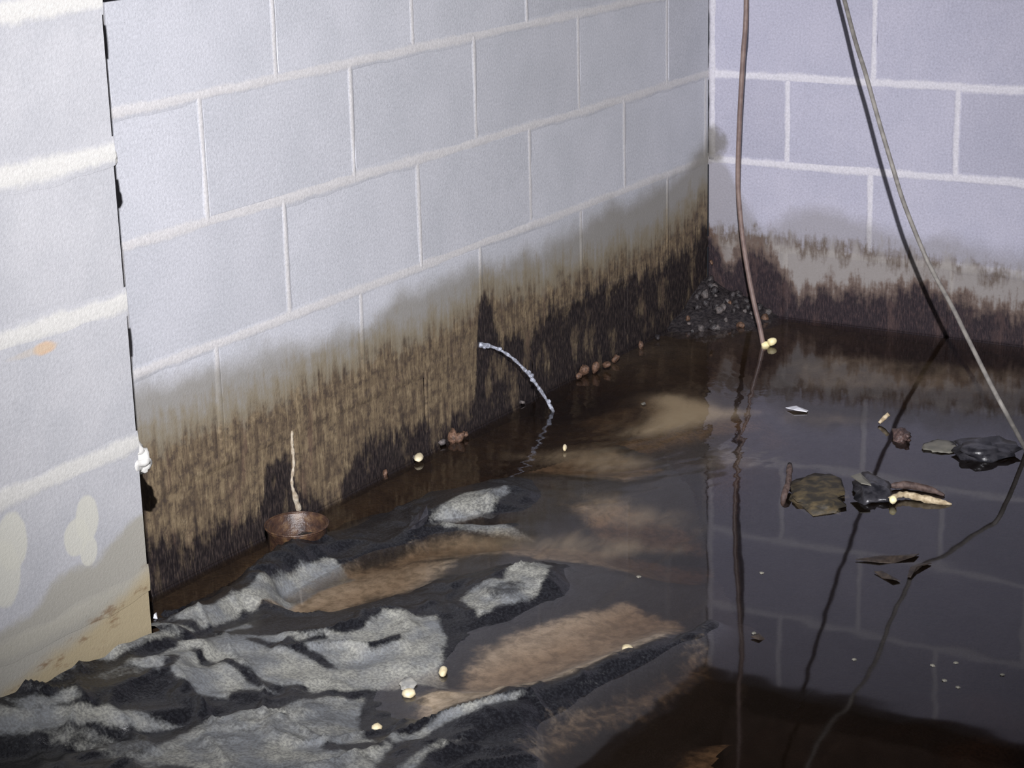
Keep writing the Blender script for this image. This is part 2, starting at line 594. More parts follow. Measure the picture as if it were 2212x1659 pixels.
# vertical mortar bead in the corner
path = [(0.0075, -0.009, zc(0) + (zc(3) - zc(0)) * i / 60) for i in range(61)]
v, f = tube(path, [0.0112 + 0.0010 * math.sin(i * 0.37) + 0.0006 * math.sin(i * 1.3) for i in range(61)], 8)
cm = mesh_from('corner_mortar', v, f, True)
cm.attributes.new('core', 'FLOAT', 'POINT').data.foreach_set('value', np.full(len(cm.vertices), 0.7, dtype=np.float32))
link('corner_mortar', cm, M_right_mortar, wall_right)


# mortar that has squeezed out at the arris of the pier
def squeeze(pts, seed):
    vs, fs = [], []
    for (px, py, r_, rz) in pts:
        m = lump(r_ * 0.9, r_, rz, seed + int(px + py), 3, 0.28)
        c = on_plane((px, py), 1, PIER_Y + 0.012)
        b = len(vs)
        vs += [(q.co.x + c[0], q.co.y + c[1], q.co.z + c[2]) for q in m.vertices]
        fs += [tuple(b + i for i in q.vertices) for q in m.polygons]
        bpy.data.meshes.remove(m)
    m = mesh_from('mortar_squeeze', vs, fs, True)
    m.attributes.new('core', 'FLOAT', 'POINT').data.foreach_set('value', np.ones(len(vs), dtype=np.float32))
    o = link('mortar_squeeze', m, M_pier_mortar, wall_front)
    return o


squeeze([(294, 972, 0.011, 0.012), (300, 988, 0.016, 0.016), (305, 1003, 0.014, 0.014), (292, 1000, 0.016, 0.014)], 3)
squeeze([(232, 322, 0.009, 0.012), (237, 340, 0.010, 0.014)], 9)

# ---------------------------------------------------------------- timber above the walls (seen in the reflection)
M_timber = simple_mat('old_timber', (0.035, 0.022, 0.018), (0.065, 0.042, 0.032), 18, 0.85, 0.4)


def box(x0, x1, y0, y1, z0, z1, bev=0.004):
    bm = bmesh.new()
    bmesh.ops.create_cube(bm, size=1)
    for q in bm.verts:
        q.co = ((x0 + x1) / 2 + q.co.x * (x1 - x0), (y0 + y1) / 2 + q.co.y * (y1 - y0), (z0 + z1) / 2 + q.co.z * (z1 - z0))
    if bev:
        bmesh.ops.bevel(bm, geom=bm.edges[:], offset=bev, segments=1, affect='EDGES')
    m = bpy.data.meshes.new('box')
    bm.to_mesh(m)
    bm.free()
    return m


ZT = zc(3) + 0.006
for i, b in enumerate(((PIER_X + 0.01, 0.19, -0.12, 0.19, ZT, ZT + 0.045), (-0.12, 0.19, -12 * U, -0.122, ZT, ZT + 0.045)), 1):
    o = link('trim_%d' % i, box(*b), M_timber)
    o['kind'] = 'structure'
    o['label'] = 'dark timber sill plate on top of the %s block wall' % ('long' if i == 1 else 'short')
for i, b in enumerate(((PIER_X + 0.01, 0.19, -0.08, -0.04, ZT + 0.047, 2.35), (-0.08, -0.04, -12 * U, -0.082, ZT + 0.047, 2.35)), 3):
    o = link('trim_%d' % i, box(*b), M_timber)
    o['kind'] = 'structure'
    o['label'] = 'dark timber rim board above the sill of the %s wall' % ('long' if i == 3 else 'short')
ceil = link('ceiling', box(-20 * U, 0.19, -12 * U, 0.19, 2.36, 2.40), M_timber)
ceil['kind'] = 'structure'

# ---------------------------------------------------------------- fields over the ground (plan coordinates)
def grid(x0, x1, y0, y1, step):
    nx, ny = int(round((x1 - x0) / step)) + 1, int(round((y1 - y0) / step)) + 1
    X, Y = np.meshgrid(np.linspace(x0, x1, nx), np.linspace(y0, y1, ny))
    return X, Y, nx, ny


def value_noise(X, Y, scale, seed, octaves=4):
    r = np.random.default_rng(seed)
    out = np.zeros_like(X)
    amp, tot = 1.0, 0.0
    for o in range(octaves):
        t = r.uniform(-1, 1, (64, 64))
        u, v = X * scale + r.uniform(0, 50), Y * scale + r.uniform(0, 50)
        i, j = np.floor(u).astype(int), np.floor(v).astype(int)
        fu, fv = u - i, v - j
        fu, fv = fu * fu * (3 - 2 * fu), fv * fv * (3 - 2 * fv)
        g = lambda a, b: t[a % 64, b % 64]
        out += amp * ((g(i, j) * (1 - fu) + g(i + 1, j) * fu) * (1 - fv) + (g(i, j + 1) * (1 - fu) + g(i + 1, j + 1) * fu) * fv)
        tot += amp
        amp *= 0.5
        scale *= 2.1
    return out / tot


def to_plan(pts, h):
    return np.array([on_z(p[0], p[1], p[2] if len(p) > 2 else h)[:2] for p in pts])


def poly_sd(X, Y, P):
    """signed distance to polygon P (positive inside)"""
    d = np.full(X.shape, 1e9)
    inside = np.zeros(X.shape, bool)
    n = len(P)
    for i in range(n):
        ax, ay = P[i]
        bx, by = P[(i + 1) % n]
        ex, ey = bx - ax, by - ay
        L = ex * ex + ey * ey + 1e-12
        t = np.clip(((X - ax) * ex + (Y - ay) * ey) / L, 0, 1)
        d = np.minimum(d, np.hypot(X - ax - t * ex, Y - ay - t * ey))
        if abs(ey) > 1e-12:
            c = ((ay > Y) != (by > Y)) & (X < ax + (Y - ay) / ey * ex)
            inside ^= c
    return np.where(inside, d, -d)


def soft_poly(X, Y, pts, h=0.0, edge=0.012, line=None):
    """0..1 mask; line = half width in metres turns pts into an open stroke"""
    P = to_plan(pts, h)
    if line:
        d = np.full(X.shape, 1e9)
        for (ax, ay), (bx, by) in zip(P[:-1], P[1:]):
            ex, ey = bx - ax, by - ay
            t = np.clip(((X - ax) * ex + (Y - ay) * ey) / (ex * ex + ey * ey + 1e-12), 0, 1)
            d = np.minimum(d, np.hypot(X - ax - t * ex, Y - ay - t * ey))
        s = line - d
    else:
        s = poly_sd(X, Y, P)
    t = np.clip((s + edge) / (2 * edge), 0, 1)
    return t * t * (3 - 2 * t)


def shepard(X, Y, ctrl, power=3.2, eps=0.006):
    num = np.zeros_like(X)
    den = np.zeros_like(X)
    for (cx, cy, h) in ctrl:
        w = 1.0 / ((X - cx) ** 2 + (Y - cy) ** 2 + eps * eps) ** (power / 2)
        num += w * h
        den += w
    return num / den


def densify(line, step=0.03):
    out = []
    pts = [np.append(on_z(px, py, h)[:2], h) for (px, py, h) in line]
    for a, b in zip(pts[:-1], pts[1:]):
        n = max(1, int(np.hypot(*(b - a)[:2]) / step))
        for i in range(n):
            out.append(tuple(a + (b - a) * i / n))
    out.append(tuple(pts[-1]))
    return out


def heightfield(name, X, Y, Z, nx, ny, attrs, mat, keep=None):
    v = np.stack([X.ravel(), Y.ravel(), Z.ravel()], 1)
    i = np.arange(nx * ny).reshape(ny, nx)
    q = np.stack([i[:-1, :-1], i[:-1, 1:], i[1:, 1:], i[1:, :-1]], -1).reshape(-1, 4)
    if keep is not None:
        k = keep.ravel()
        q = q[k[q].all(1)]
        used = np.zeros(len(v), bool)
        used[q] = True
        re = np.cumsum(used) - 1
        v = v[used]
        q = re[q]
        attrs = {a: b.ravel()[used] for a, b in attrs.items()}
    m = bpy.data.meshes.new(name)
    m.vertices.add(len(v))
    m.vertices.foreach_set('co', v.ravel())
    m.loops.add(len(q) * 4)
    m.loops.foreach_set('vertex_index', q.ravel())
    m.polygons.add(len(q))
    m.polygons.foreach_set('loop_start', np.arange(len(q)) * 4)
    m.polygons.foreach_set('use_smooth', np.ones(len(q), bool))
    m.update(calc_edges=True)
    for a, b in attrs.items():
        at = m.attributes.new(a, 'FLOAT', 'POINT')
        at.data.foreach_set('value', np.ascontiguousarray(b.ravel(), dtype=np.float32))
    return link(name, m, mat)


# ---------------------------------------------------------------- mud floor under the water
def mud_mat():
    t = NT('wet_mud')
    p, x, y, z = t.pos()
    tan = t.attr('tan')
    n = t.noise(p, 22, 5, 0.6, 0.4)
    f = t.noise(p, 140, 4, 0.6)
    dark = t.mix(t.step(n, 0.35, 0.65), (0.046, 0.036, 0.026), (0.085, 0.066, 0.044))
    lite = t.mix(t.step(n, 0.35, 0.65), (0.28, 0.22, 0.14), (0.36, 0.285, 0.185))
    m = t.step(t.math('ADD', tan, t.math('MULTIPLY', t.math('SUBTRACT', n, 0.5), 0.5)), 0.1, 0.9)
    col = t.mix(m, dark, lite)
    col = t.mix(t.math('MULTIPLY', t.step(f, 0.55, 0.4), 0.35), col, (0.03, 0.02, 0.015))
    return t.done(t.bsdf(col, 0.6, t.bump(f, 0.5, 0.006), 0.3))


X, Y, nx, ny = grid(-4.9, 0.0, -2.5, 0.0, 0.0125)
ctrl = []
for line in ([(330, 1275, -0.014), (440, 1230, -0.014), (560, 1160, -0.018), (900, 985, -0.02), (1150, 860, -0.03), (1300, 785, -0.008), (1450, 708, -0.005), (1528, 668, 0.012)],
             [(1528, 668, 0.012), (1600, 676, 0.006), (1700, 688, -0.01), (1850, 706, -0.02), (2050, 730, -0.025), (2240, 752, -0.03)],
             [(1480, 720, -0.012), (1640, 705, -0.010), (1760, 715, -0.012)],
             [(1400, 860, -0.014), (1480, 868, -0.008), (1560, 885, -0.010), (1640, 892, -0.018)],
             [(1350, 935, -0.018), (1450, 920, -0.012)],
             [(1250, 880, -0.05), (1180, 900, -0.05)],
             [(1700, 800, -0.03), (1900, 790, -0.028), (2100, 800, -0.03), (2212, 830, -0.03)],
             [(1700, 930, -0.06), (1900, 900, -0.05), (2100, 930, -0.06)],
             [(1550, 980, -0.03), (1600, 990, -0.03)],
             [(1600, 1150, -0.10), (1900, 1200, -0.11), (2212, 1250, -0.11)],
             [(1700, 1400, -0.13), (2212, 1500, -0.14)],
             [(1900, 1600, -0.14), (2212, 1659, -0.12)],
             [(2060, 1530, -0.055), (2120, 1500, -0.05), (2212, 1540, -0.05)],
             [(1880, 1530, -0.08), (1960, 1560, -0.075)],
             [(1300, 1050, -0.05), (1100, 1150, -0.05), (900, 1200, -0.045), (700, 1280, -0.04)],
             [(600, 1700, -0.05), (1100, 1750, -0.06), (1600, 1850, -0.12)],
             [(0, 1700, -0.03), (-600, 1700, -0.02), (0, 2600, -0.02), (1600, 2600, -0.1)]):
    ctrl += densify(line, 0.08)
Z = shepard(X, Y, ctrl, 3.0, 0.03) + 0.006 * value_noise(X, Y, 7, 3, 4)
tan = np.zeros_like(X)
for a, pts in ((1.0, [(1385, 852), (1440, 845), (1500, 858), (1570, 880), (1640, 888), (1640, 900), (1540, 915), (1470, 935), (1400, 948), (1330, 945), (1390, 915), (1410, 885)]),
               (0.45, [(1690, 780), (1800, 765), (1950, 775), (2212, 790), (2212, 850), (1950, 840), (1750, 835)]),
               (0.45, [(1240, 880), (1340, 860), (1390, 870), (1390, 900), (1300, 915), (1240, 900)]),
               (0.5, [(1540, 960), (1600, 960), (1640, 1010), (1620, 1030), (1500, 1010)]),
               (0.4, [(1630, 880), (1720, 880), (1720, 930), (1650, 935)]),
               (0.6, [(330, 1340), (480, 1250), (560, 1180), (620, 1190), (520, 1270), (420, 1330)]),
               (0.9, [(2040, 1500), (2120, 1480), (2212, 1490), (2212, 1560), (2100, 1580), (2050, 1550)]),
               (0.5, [(1860, 1520), (1980, 1540), (1960, 1580), (1850, 1550)]),
               (0.5, [(1950, 1250), (2150, 1200), (2212, 1260), (2212, 1340), (2000, 1330)])):
    tan = np.maximum(tan, a * soft_poly(X, Y, pts, 0.0, 0.035))
floor = heightfield('floor', X, Y, Z, nx, ny, {'tan': tan}, mud_mat())
floor['kind'] = 'structure'
floor['label'] = 'flooded mud floor under shallow brown water'

# ---------------------------------------------------------------- black plastic ground sheet
def sheet_mat():
    t = NT('black_plastic')
    p, x, y, z = t.pos()
    silt, mud = t.attr('silt'), t.attr('mud')
    n = t.noise(p, 55, 5, 0.65, 0.3)
    f = t.noise(p, 230, 4, 0.65)
    big = t.noise(p, 12, 4, 0.6)
    ms = t.step(t.math('ADD', silt, t.math('ADD', t.math('MULTIPLY', t.math('SUBTRACT', n, 0.5), 1.1), t.math('MULTIPLY', t.math('SUBTRACT', f, 0.5), 0.5))), 0.12, 1.0)
    mm = t.step(t.math('ADD', mud, t.math('MULTIPLY', t.math('SUBTRACT', n, 0.5), 0.7)), 0.2, 0.8)
    black = t.mix(t.step(f, 0.4, 0.7), (0.007, 0.007, 0.009), (0.019, 0.020, 0.024))
    sc = t.mix(t.step(big, 0.36, 0.62), (0.155, 0.165, 0.175), (0.27, 0.27, 0.24))
    sc = t.mix(t.math('MULTIPLY', t.step(f, 0.58, 0.42), 0.55), sc, (0.10, 0.10, 0.10))
    mc = t.mix(t.step(n, 0.35, 0.65), (0.20, 0.155, 0.105), (0.32, 0.255, 0.185))
    col = t.mix(mm, black, mc)
    col = t.mix(ms, col, sc)
    rough = t.math('ADD', 0.30, t.math('MULTIPLY', t.math('MAXIMUM', ms, mm), 0.45))
    h = t.math('ADD', t.math('MULTIPLY', n, 0.7), t.math('MULTIPLY', f, 0.5))
    return t.done(t.bsdf(col, rough, t.bump(h, 0.35, 0.006), 0.5))


X, Y, nx, ny = grid(-3.35, -0.75, -1.75, -0.02, 0.005)
ctrl = []
R1 = [(-160, 1540, 0.130), (0, 1482, 0.119), (150, 1429, 0.102), (250, 1403, 0.086), (325, 1374, 0.080), (350, 1360, 0.078), (420, 1325, 0.068), (520, 1265, 0.050), (600, 1202, 0.036), (680, 1154, 0.028), (740, 1150, 0.018), (790, 1150, 0.008)]
lines = [R1,
         [(300, 1362, 0.05), (345, 1345, 0.03), (430, 1300, 0.0), (520, 1245, -0.02), (600, 1182, -0.024), (690, 1130, -0.03)],
         [(345, 1330, -0.02), (430, 1282, -0.03), (520, 1230, -0.035), (600, 1165, -0.035), (690, 1114, -0.04)],       # back of the ridge
         [(-160, 1560, 0.085), (0, 1518, 0.085), (140, 1480, 0.083), (290, 1424, 0.075), (400, 1392, 0.055), (545, 1335, 0.018)],        # crease
         [(640, 1270, 0.006), (740, 1205, 0.004), (820, 1150, 0.004), (900, 1110, 0.005)],                                             # wet slope
         [(620, 1305, -0.012), (720, 1260, -0.014), (820, 1225, -0.016), (950, 1190, -0.016), (1200, 1180, -0.02)],                    # first pool
         [(650, 1330, -0.008), (760, 1300, -0.010), (880, 1260, -0.012)],
         [(0, 1528, 0.094), (150, 1495, 0.090), (250, 1452, 0.078), (420, 1388, 0.060), (540, 1370, 0.040), (640, 1362, 0.030), (760, 1338, 0.022), (850, 1300, 0.016), (940, 1295, 0.008)],
         [(430, 1440, 0.048), (600, 1410, 0.032), (760, 1390, 0.022), (880, 1380, 0.014), (945, 1400, 0.006)],
         [(-160, 1640, 0.082), (0, 1594, 0.082), (170, 1556, 0.078), (340, 1530, 0.064), (490, 1508, 0.046), (620, 1470, 0.030), (780, 1440, 0.015), (900, 1420, 0.007)],
         [(-160, 1710, 0.050), (0, 1655, 0.048), (200, 1620, 0.042), (350, 1600, 0.030), (520, 1540, 0.018), (700, 1480, 0.008), (790, 1462, 0.004)],
         [(300, 1680, 0.055), (450, 1600, 0.040), (600, 1560, 0.026), (700, 1530, 0.012), (770, 1520, 0.004)],
         [(500, 1690, 0.045), (650, 1640, 0.032), (760, 1610, 0.018), (830, 1592, 0.010)],
         [(790, 1440, 0.004), (770, 1500, 0.003), (790, 1560, 0.002), (840, 1582, 0.004)],
         [(860, 1470, -0.004), (850, 1530, -0.005), (900, 1555, -0.006)],
         [(950, 1470, -0.008), (1050, 1480, -0.012), (1150, 1450, -0.014), (1300, 1390, -0.014), (1420, 1330, -0.02)],                # second pool
         [(1000, 1430, -0.004), (1100, 1370, -0.005), (1250, 1320, -0.006), (1350, 1300, -0.014)],
         [(840, 1592, 0.010), (900, 1575, 0.014), (1000, 1540, 0.026), (1060, 1528, 0.027), (1130, 1505, 0.022), (1250, 1462, 0.018), (1400, 1390, 0.020), (1470, 1352, 0.018), (1528, 1322, 0.012)],
         [(1560, 1300, -0.02), (1545, 1335, -0.03), (1440, 1420, -0.012), (1280, 1500, -0.006), (1180, 1530, 0.004)],
         [(960, 1262, 0.004), (1050, 1300, 0.014), (1110, 1250, 0.016), (1180, 1225, 0.020), (1190, 1250, 0.012)],
         [(1240, 1250, -0.006), (1300, 1300, -0.006)],
         [(980, 1230, -0.002), (1060, 1200, -0.003), (1150, 1195, -0.010)],
         [(850, 1172, 0.004), (920, 1100, 0.022), (1000, 1072, 0.022), (1090, 1045, 0.014), (1120, 1040, 0.004)],
         [(925, 1122, 0.012), (1000, 1122, 0.010), (1100, 1128, 0.004), (1170, 1140, -0.004)],
         [(880, 1160, -0.014), (950, 1150, -0.018), (1080, 1150, -0.02)],
         [(1180, 1040, -0.004), (1280, 1060, -0.006), (1240, 1100, -0.010)],
         [(950, 1060, -0.03), (1050, 1020, -0.03), (1200, 1000, -0.02), (1300, 1010, -0.02)],
         [(1250, 1170, -0.03), (1400, 1180, -0.04), (1500, 1250, -0.05)],
         [(900, 1640, 0.030), (960, 1600, 0.024), (1000, 1580, 0.020)],
         [(960, 1659, 0.012), (1050, 1600, 0.010), (1100, 1570, 0.010)],
         [(1200, 1590, -0.012), (1350, 1520, -0.02), (1500, 1450, -0.03)],
         [(1250, 1659, -0.03), (1400, 1600, -0.035), (1560, 1520, -0.04)],
         [(1480, 1665, -0.035), (1560, 1600, -0.032), (1640, 1530, -0.032), (1700, 1488, -0.035)],
         [(1560, 1680, -0.10), (1680, 1560, -0.10), (1760, 1490, -0.10)],
         [(0, 1800, 0.04), (500, 1850, 0.04), (1000, 1800, 0.01), (1400, 1800, -0.05)]]
for ln in lines:
    ctrl += densify(ln, 0.010)
Z = shepard(X, Y, ctrl, 3.6, 0.010)
for _ in range(5):
    Zp = np.pad(Z, 1, 'edge')
    Z = (4 * Z + 2 * (Zp[:-2, 1:-1] + Zp[2:, 1:-1] + Zp[1:-1, :-2] + Zp[1:-1, 2:]) + Zp[:-2, :-2] + Zp[2:, 2:] + Zp[:-2, 2:] + Zp[2:, :-2]) / 16
cr = np.abs(value_noise(X * 0.55 + Y * 0.9, Y * 0.55 - X * 0.35, 11, 41, 3))
cr2 = np.abs(value_noise(X * 0.9 - Y * 0.5, X * 0.3 + Y * 0.6, 9, 43, 3))
Z += 0.010 * (0.18 - np.minimum(cr, 0.18)) / 0.18 * np.clip(Z * 40 + 0.3, 0, 1) + 0.006 * (0.12 - np.minimum(cr2, 0.12)) / 0.12 * np.clip(Z * 40 + 0.3, 0, 1)
Z += 0.0018 * value_noise(X, Y, 14, 11, 4) + 0.0022 * value_noise(X * 0.6 + Y * 1.4, Y * 0.7 - X * 0.8, 22, 12, 3)
wx = X + 0.006 * value_noise(X, Y, 30, 21, 3)
wy = Y + 0.006 * value_noise(X, Y, 30, 22, 3)
silt = np.zeros_like(X)  # mask for the grey silt and for the highlight painted on the flap
SILT_GLINT = [(0.40, 0.100, [(-200, 1545), (0, 1482), (150, 1430), (300, 1390), (330, 1375), (330, 1408), (290, 1420), (140, 1470), (0, 1508), (-200, 1565)]),
        (0.95, 0.06, [(300, 1385), (420, 1325), (520, 1262), (600, 1197), (690, 1147), (720, 1142), (765, 1166), (690, 1192), (620, 1238), (555, 1272), (528, 1300), (545, 1322), (430, 1358), (300, 1402)]),
        (0.9, 0.09, [(10, 1528), (90, 1508), (165, 1489), (175, 1500), (60, 1535)]),
        (0.9, 0.04, [(150, 1492), (300, 1440), (430, 1387), (540, 1369), (640, 1361), (770, 1336), (830, 1297), (940, 1292), (962, 1330), (950, 1385), (966, 1424), (900, 1420), (840, 1430), (780, 1440), (620, 1468), (575, 1476), (510, 1480), (490, 1503), (440, 1508), (340, 1492), (230, 1490)]),
        (0.9, 0.075, [(-200, 1640), (0, 1594), (170, 1558), (340, 1530), (400, 1514), (350, 1518), (230, 1522), (100, 1545), (0, 1565), (-200, 1600)]),
        (0.8, 0.03, [(270, 1680), (350, 1640), (450, 1570), (560, 1530), (700, 1480), (790, 1468), (770, 1530), (790, 1570), (840, 1592), (800, 1700)]),
        (0.5, 0.045, [(60, 1625), (200, 1603), (300, 1600), (380, 1640), (330, 1680), (200, 1640)]),
        (0.95, 0.018, [(835, 1592), (900, 1575), (960, 1545), (1000, 1535), (1060, 1522), (1135, 1503), (1115, 1516), (1060, 1532), (1040, 1542), (960, 1562), (900, 1602), (850, 1608)]),
        (0.8, 0.026, [(995, 1583), (960, 1600), (920, 1630), (890, 1680), (830, 1680), (930, 1605)]),
        (0.85, 0.014, [(1010, 1268), (1090, 1253), (1105, 1215), (1190, 1214), (1182, 1250), (1140, 1290), (1070, 1310), (1035, 1325), (995, 1292)]),
        (0.75, 0.018, [(925, 1106), (1000, 1066), (1100, 1040), (1100, 1060), (1060, 1086), (990, 1102)]),
        (0.7, 0.012, [(930, 1114), (1000, 1112), (1090, 1120), (1160, 1136), (1080, 1136), (1000, 1130), (935, 1130)])]  # last patch is the flap's specular highlight, painted in as pale colour
for a, h, pts in SILT_GLINT:
    silt = np.maximum(silt, a * soft_poly(wx, wy, pts, h, 0.008))
for h, w, pts in ((0.08, 0.010, [(-160, 1560, 0.10), (0, 1516, 0.09), (140, 1480, 0.085), (290, 1424, 0.072), (400, 1392, 0.055), (545, 1338, 0.02)]),  # first stroke paints the dark line of the crease into the colour
                  (0.05, 0.007, [(350, 1448), (385, 1448), (368, 1464), (360, 1480), (405, 1493)]),
                  (0.045, 0.008, [(425, 1425), (450, 1437), (505, 1437), (560, 1455), (600, 1460), (645, 1450)]),
                  (0.03, 0.009, [(545, 1396), (600, 1402), (650, 1400), (712, 1420)]),
                  (0.03, 0.006, [(600, 1398), (650, 1385), (695, 1370)]),
                  (0.02, 0.011, [(805, 1392), (850, 1378)]),
                  (0.065, 0.008, [(180, 1502), (250, 1500), (330, 1502), (420, 1515)]),
                  (0.06, 0.010, [(360, 1362), (420, 1350)]),
                  (0.012, 0.018, [(1075, 1285), (1110, 1270)]),
                  (0.02, 0.015, [(720, 1625), (800, 1610)])):
    silt *= 1 - (0.95 if w < 0.016 else 0.45) * soft_poly(wx, wy, pts, h, 0.006, line=w)
mud = np.zeros_like(X)
for a, pts in ((0.75, [(560, 1345), (640, 1260), (760, 1215), (900, 1195), (1000, 1200), (930, 1260), (800, 1290), (740, 1335)]),
               (0.8, [(820, 1215), (900, 1170), (1000, 1150), (1150, 1160), (1300, 1150), (1550, 1180), (1500, 1230), (1300, 1215), (1100, 1190), (950, 1200)]),
               (1.0, [(1000, 1480), (1040, 1400), (1130, 1360), (1250, 1320), (1350, 1290), (1450, 1320), (1480, 1345), (1400, 1390), (1250, 1455), (1120, 1505), (980, 1535), (900, 1555), (910, 1500)]),
               (0.42, [(1180, 1540), (1300, 1500), (1420, 1440), (1520, 1360), (1560, 1420), (1400, 1520), (1260, 1580), (1180, 1640), (1100, 1640)]),
               (0.7, [(1380, 1670), (1480, 1590), (1600, 1520), (1700, 1485), (1690, 1500), (1600, 1580), (1490, 1680)]),
               (0.8, [(1090, 985), (1200, 965), (1330, 960), (1430, 1000), (1350, 1030), (1200, 1010)]),
               (0.7, [(1220, 1080), (1330, 1070), (1500, 1110), (1520, 1150), (1300, 1140)])):
    mud = np.maximum(mud, a * soft_poly(wx, wy, pts, 0.0, 0.04))
edge_pts = [(-320, 1590, 0.10), (0, 1474, 0.108), (150, 1400, 0.112), (328, 1340, 0.05), (345, 1335, 0.02), (430, 1288, 0.0), (520, 1234, -0.012), (600, 1170, -0.014), (690, 1118, -0.022), (770, 1115, -0.01),
            (840, 1110, 0.0), (920, 1075, 0.0), (1060, 1010, 0.0), (1200, 980, 0.0), (1330, 960, -0.02), (1440, 1010, -0.03), (1500, 1100, -0.05),
            (1570, 1290, -0.03), (1600, 1380, -0.05), (1770, 1480, -0.10), (1560, 1720, -0.10), (1400, 1980, -0.08), (-320, 1980, 0.03)]
P = to_plan(edge_pts, 0)
keep = poly_sd(X + 0.004 * value_noise(X, Y, 40, 31, 3), Y, P) > 0
keep &= ~((X < PIER_X + 0.004) & (Y > PIER_Y - 0.004))
sheet = heightfield('plastic_sheet', X, Y, Z, nx, ny, {'silt': silt, 'mud': mud}, sheet_mat(), keep)
tag(sheet, 'crumpled black plastic ground sheet smeared with grey silt beside the block pier', 'plastic sheet')

# packed earth that carries the sheet along the foot of the pier
Xe, Ye, nxe, nye = grid(-3.3, -1.9, -1.7, -0.03, 0.02)
Ze = shepard(Xe, Ye, ctrl[::3], 3.6, 0.02) - 0.012
for a in range(2):
    Ze = np.minimum(Ze, np.pad(Ze, 1, 'edge')[:-2, 1:-1])
    Ze = np.minimum(Ze, np.pad(Ze, 1, 'edge')[2:, 1:-1])
    Ze = np.minimum(Ze, np.pad(Ze, 1, 'edge')[1:-1, :-2])
ke = poly_sd(Xe, Ye, P) > 0.03
ke &= ~((Xe < PIER_X + 0.01) & (Ye > PIER_Y - 0.01))
bank = heightfield('earth_bank', Xe, Ye, Ze, nxe, nye, {'tan': np.zeros_like(Xe)}, floor.data.materials[0], ke)
bank['kind'] = 'structure'
bank['label'] = 'low bank of wet earth under the plastic sheet'

# ---------------------------------------------------------------- standing water
JET_END = on_z(1196, 888)


def water_mat():
    t = NT('murky_water')
    p, x, y, z = t.pos()
    murk = t.attr('murk')
    dx = t.math('SUBTRACT', x, float(JET_END[0]))
    dy = t.math('SUBTRACT', y, float(JET_END[1]))
    r = t.math('SQRT', t.math('ADD', t.math('MULTIPLY', dx, dx), t.math('MULTIPLY', dy, dy)))
    near = t.step(r, 0.75, 0.05)
    ring = t.math('MULTIPLY', t.math('SINE', t.math('ADD', t.math('MULTIPLY', r, 150), t.math('MULTIPLY', t.noise(p, 9, 2), 9))), near)
    slow = t.noise(p, 5, 2, 0.5)
    h = t.math('ADD', t.math('MULTIPLY', slow, 0.6), t.math('MULTIPLY', ring, 0.14))
    h = t.math('ADD', h, t.math('MULTIPLY', t.math('MULTIPLY', t.noise(p, 30, 3, 0.5), near), 0.5))
    nrm = t.bump(h, 0.10, 0.012)
    vd = t.n('ShaderNodeVectorMath', operation='DOT_PRODUCT')
    t.put(vd.inputs[0], nrm)
    t.put(vd.inputs[1], t.n('ShaderNodeNewGeometry').outputs['Incoming'])
    cosi = t.math('ABSOLUTE', vd.outputs['Value'])
    # Schlick reflectance of water, the same from above and below (the surface does not refract)
    fres = t.math('ADD', 0.02, t.math('MULTIPLY', t.math('POWER', t.math('SUBTRACT', 1.0, cosi, clamp=True), 5.0), 0.98))
    gl = t.n('ShaderNodeBsdfGlossy')
    gl.inputs['Color'].default_value = (0.95, 0.95, 1.0, 1)
    gl.inputs['Roughness'].default_value = 0.035
    t.put(gl.inputs['Normal'], nrm)
    tr = t.n('ShaderNodeBsdfTransparent')
    tr.inputs['Color'].default_value = (1, 1, 1, 1)
    n = t.noise(t.xyz(t.math('ADD', x, t.math('MULTIPLY', y, 0.4)), t.math('MULTIPLY', t.math('SUBTRACT', y, t.math('MULTIPLY', x, 0.3)), 3.0), 0.0), 7, 5, 0.6, 0.6)
    df = t.n('ShaderNodeBsdfDiffuse')
    t.put(df.inputs['Color'], t.mix(murk, (0.10, 0.070, 0.05), (0.38, 0.295, 0.185)))
    m1 = t.n('ShaderNodeMixShader')
    fac = t.math('ADD', 0.06, t.math('MULTIPLY', t.step(t.math('ADD', murk, t.math('MULTIPLY', t.math('SUBTRACT', n, 0.5), 0.9)), 0.10, 0.90), 0.70))
    t.put(m1.inputs[0], fac)
    t.put(m1.inputs[1], tr.outputs[0])
    t.put(m1.inputs[2], df.outputs[0])
    m2 = t.n('ShaderNodeMixShader')
    t.put(m2.inputs[0], fres)
    t.put(m2.inputs[1], m1.outputs[0])
    t.put(m2.inputs[2], gl.outputs[0])
    va = t.n('ShaderNodeVolumeAbsorption')
    va.inputs['Color'].default_value = (0.58, 0.47, 0.35, 1)
    va.inputs['Density'].default_value = 26.0
    t.t.links.new(va.outputs[0], t.out.inputs['Volume'])
    return t.done(m2.outputs[0])


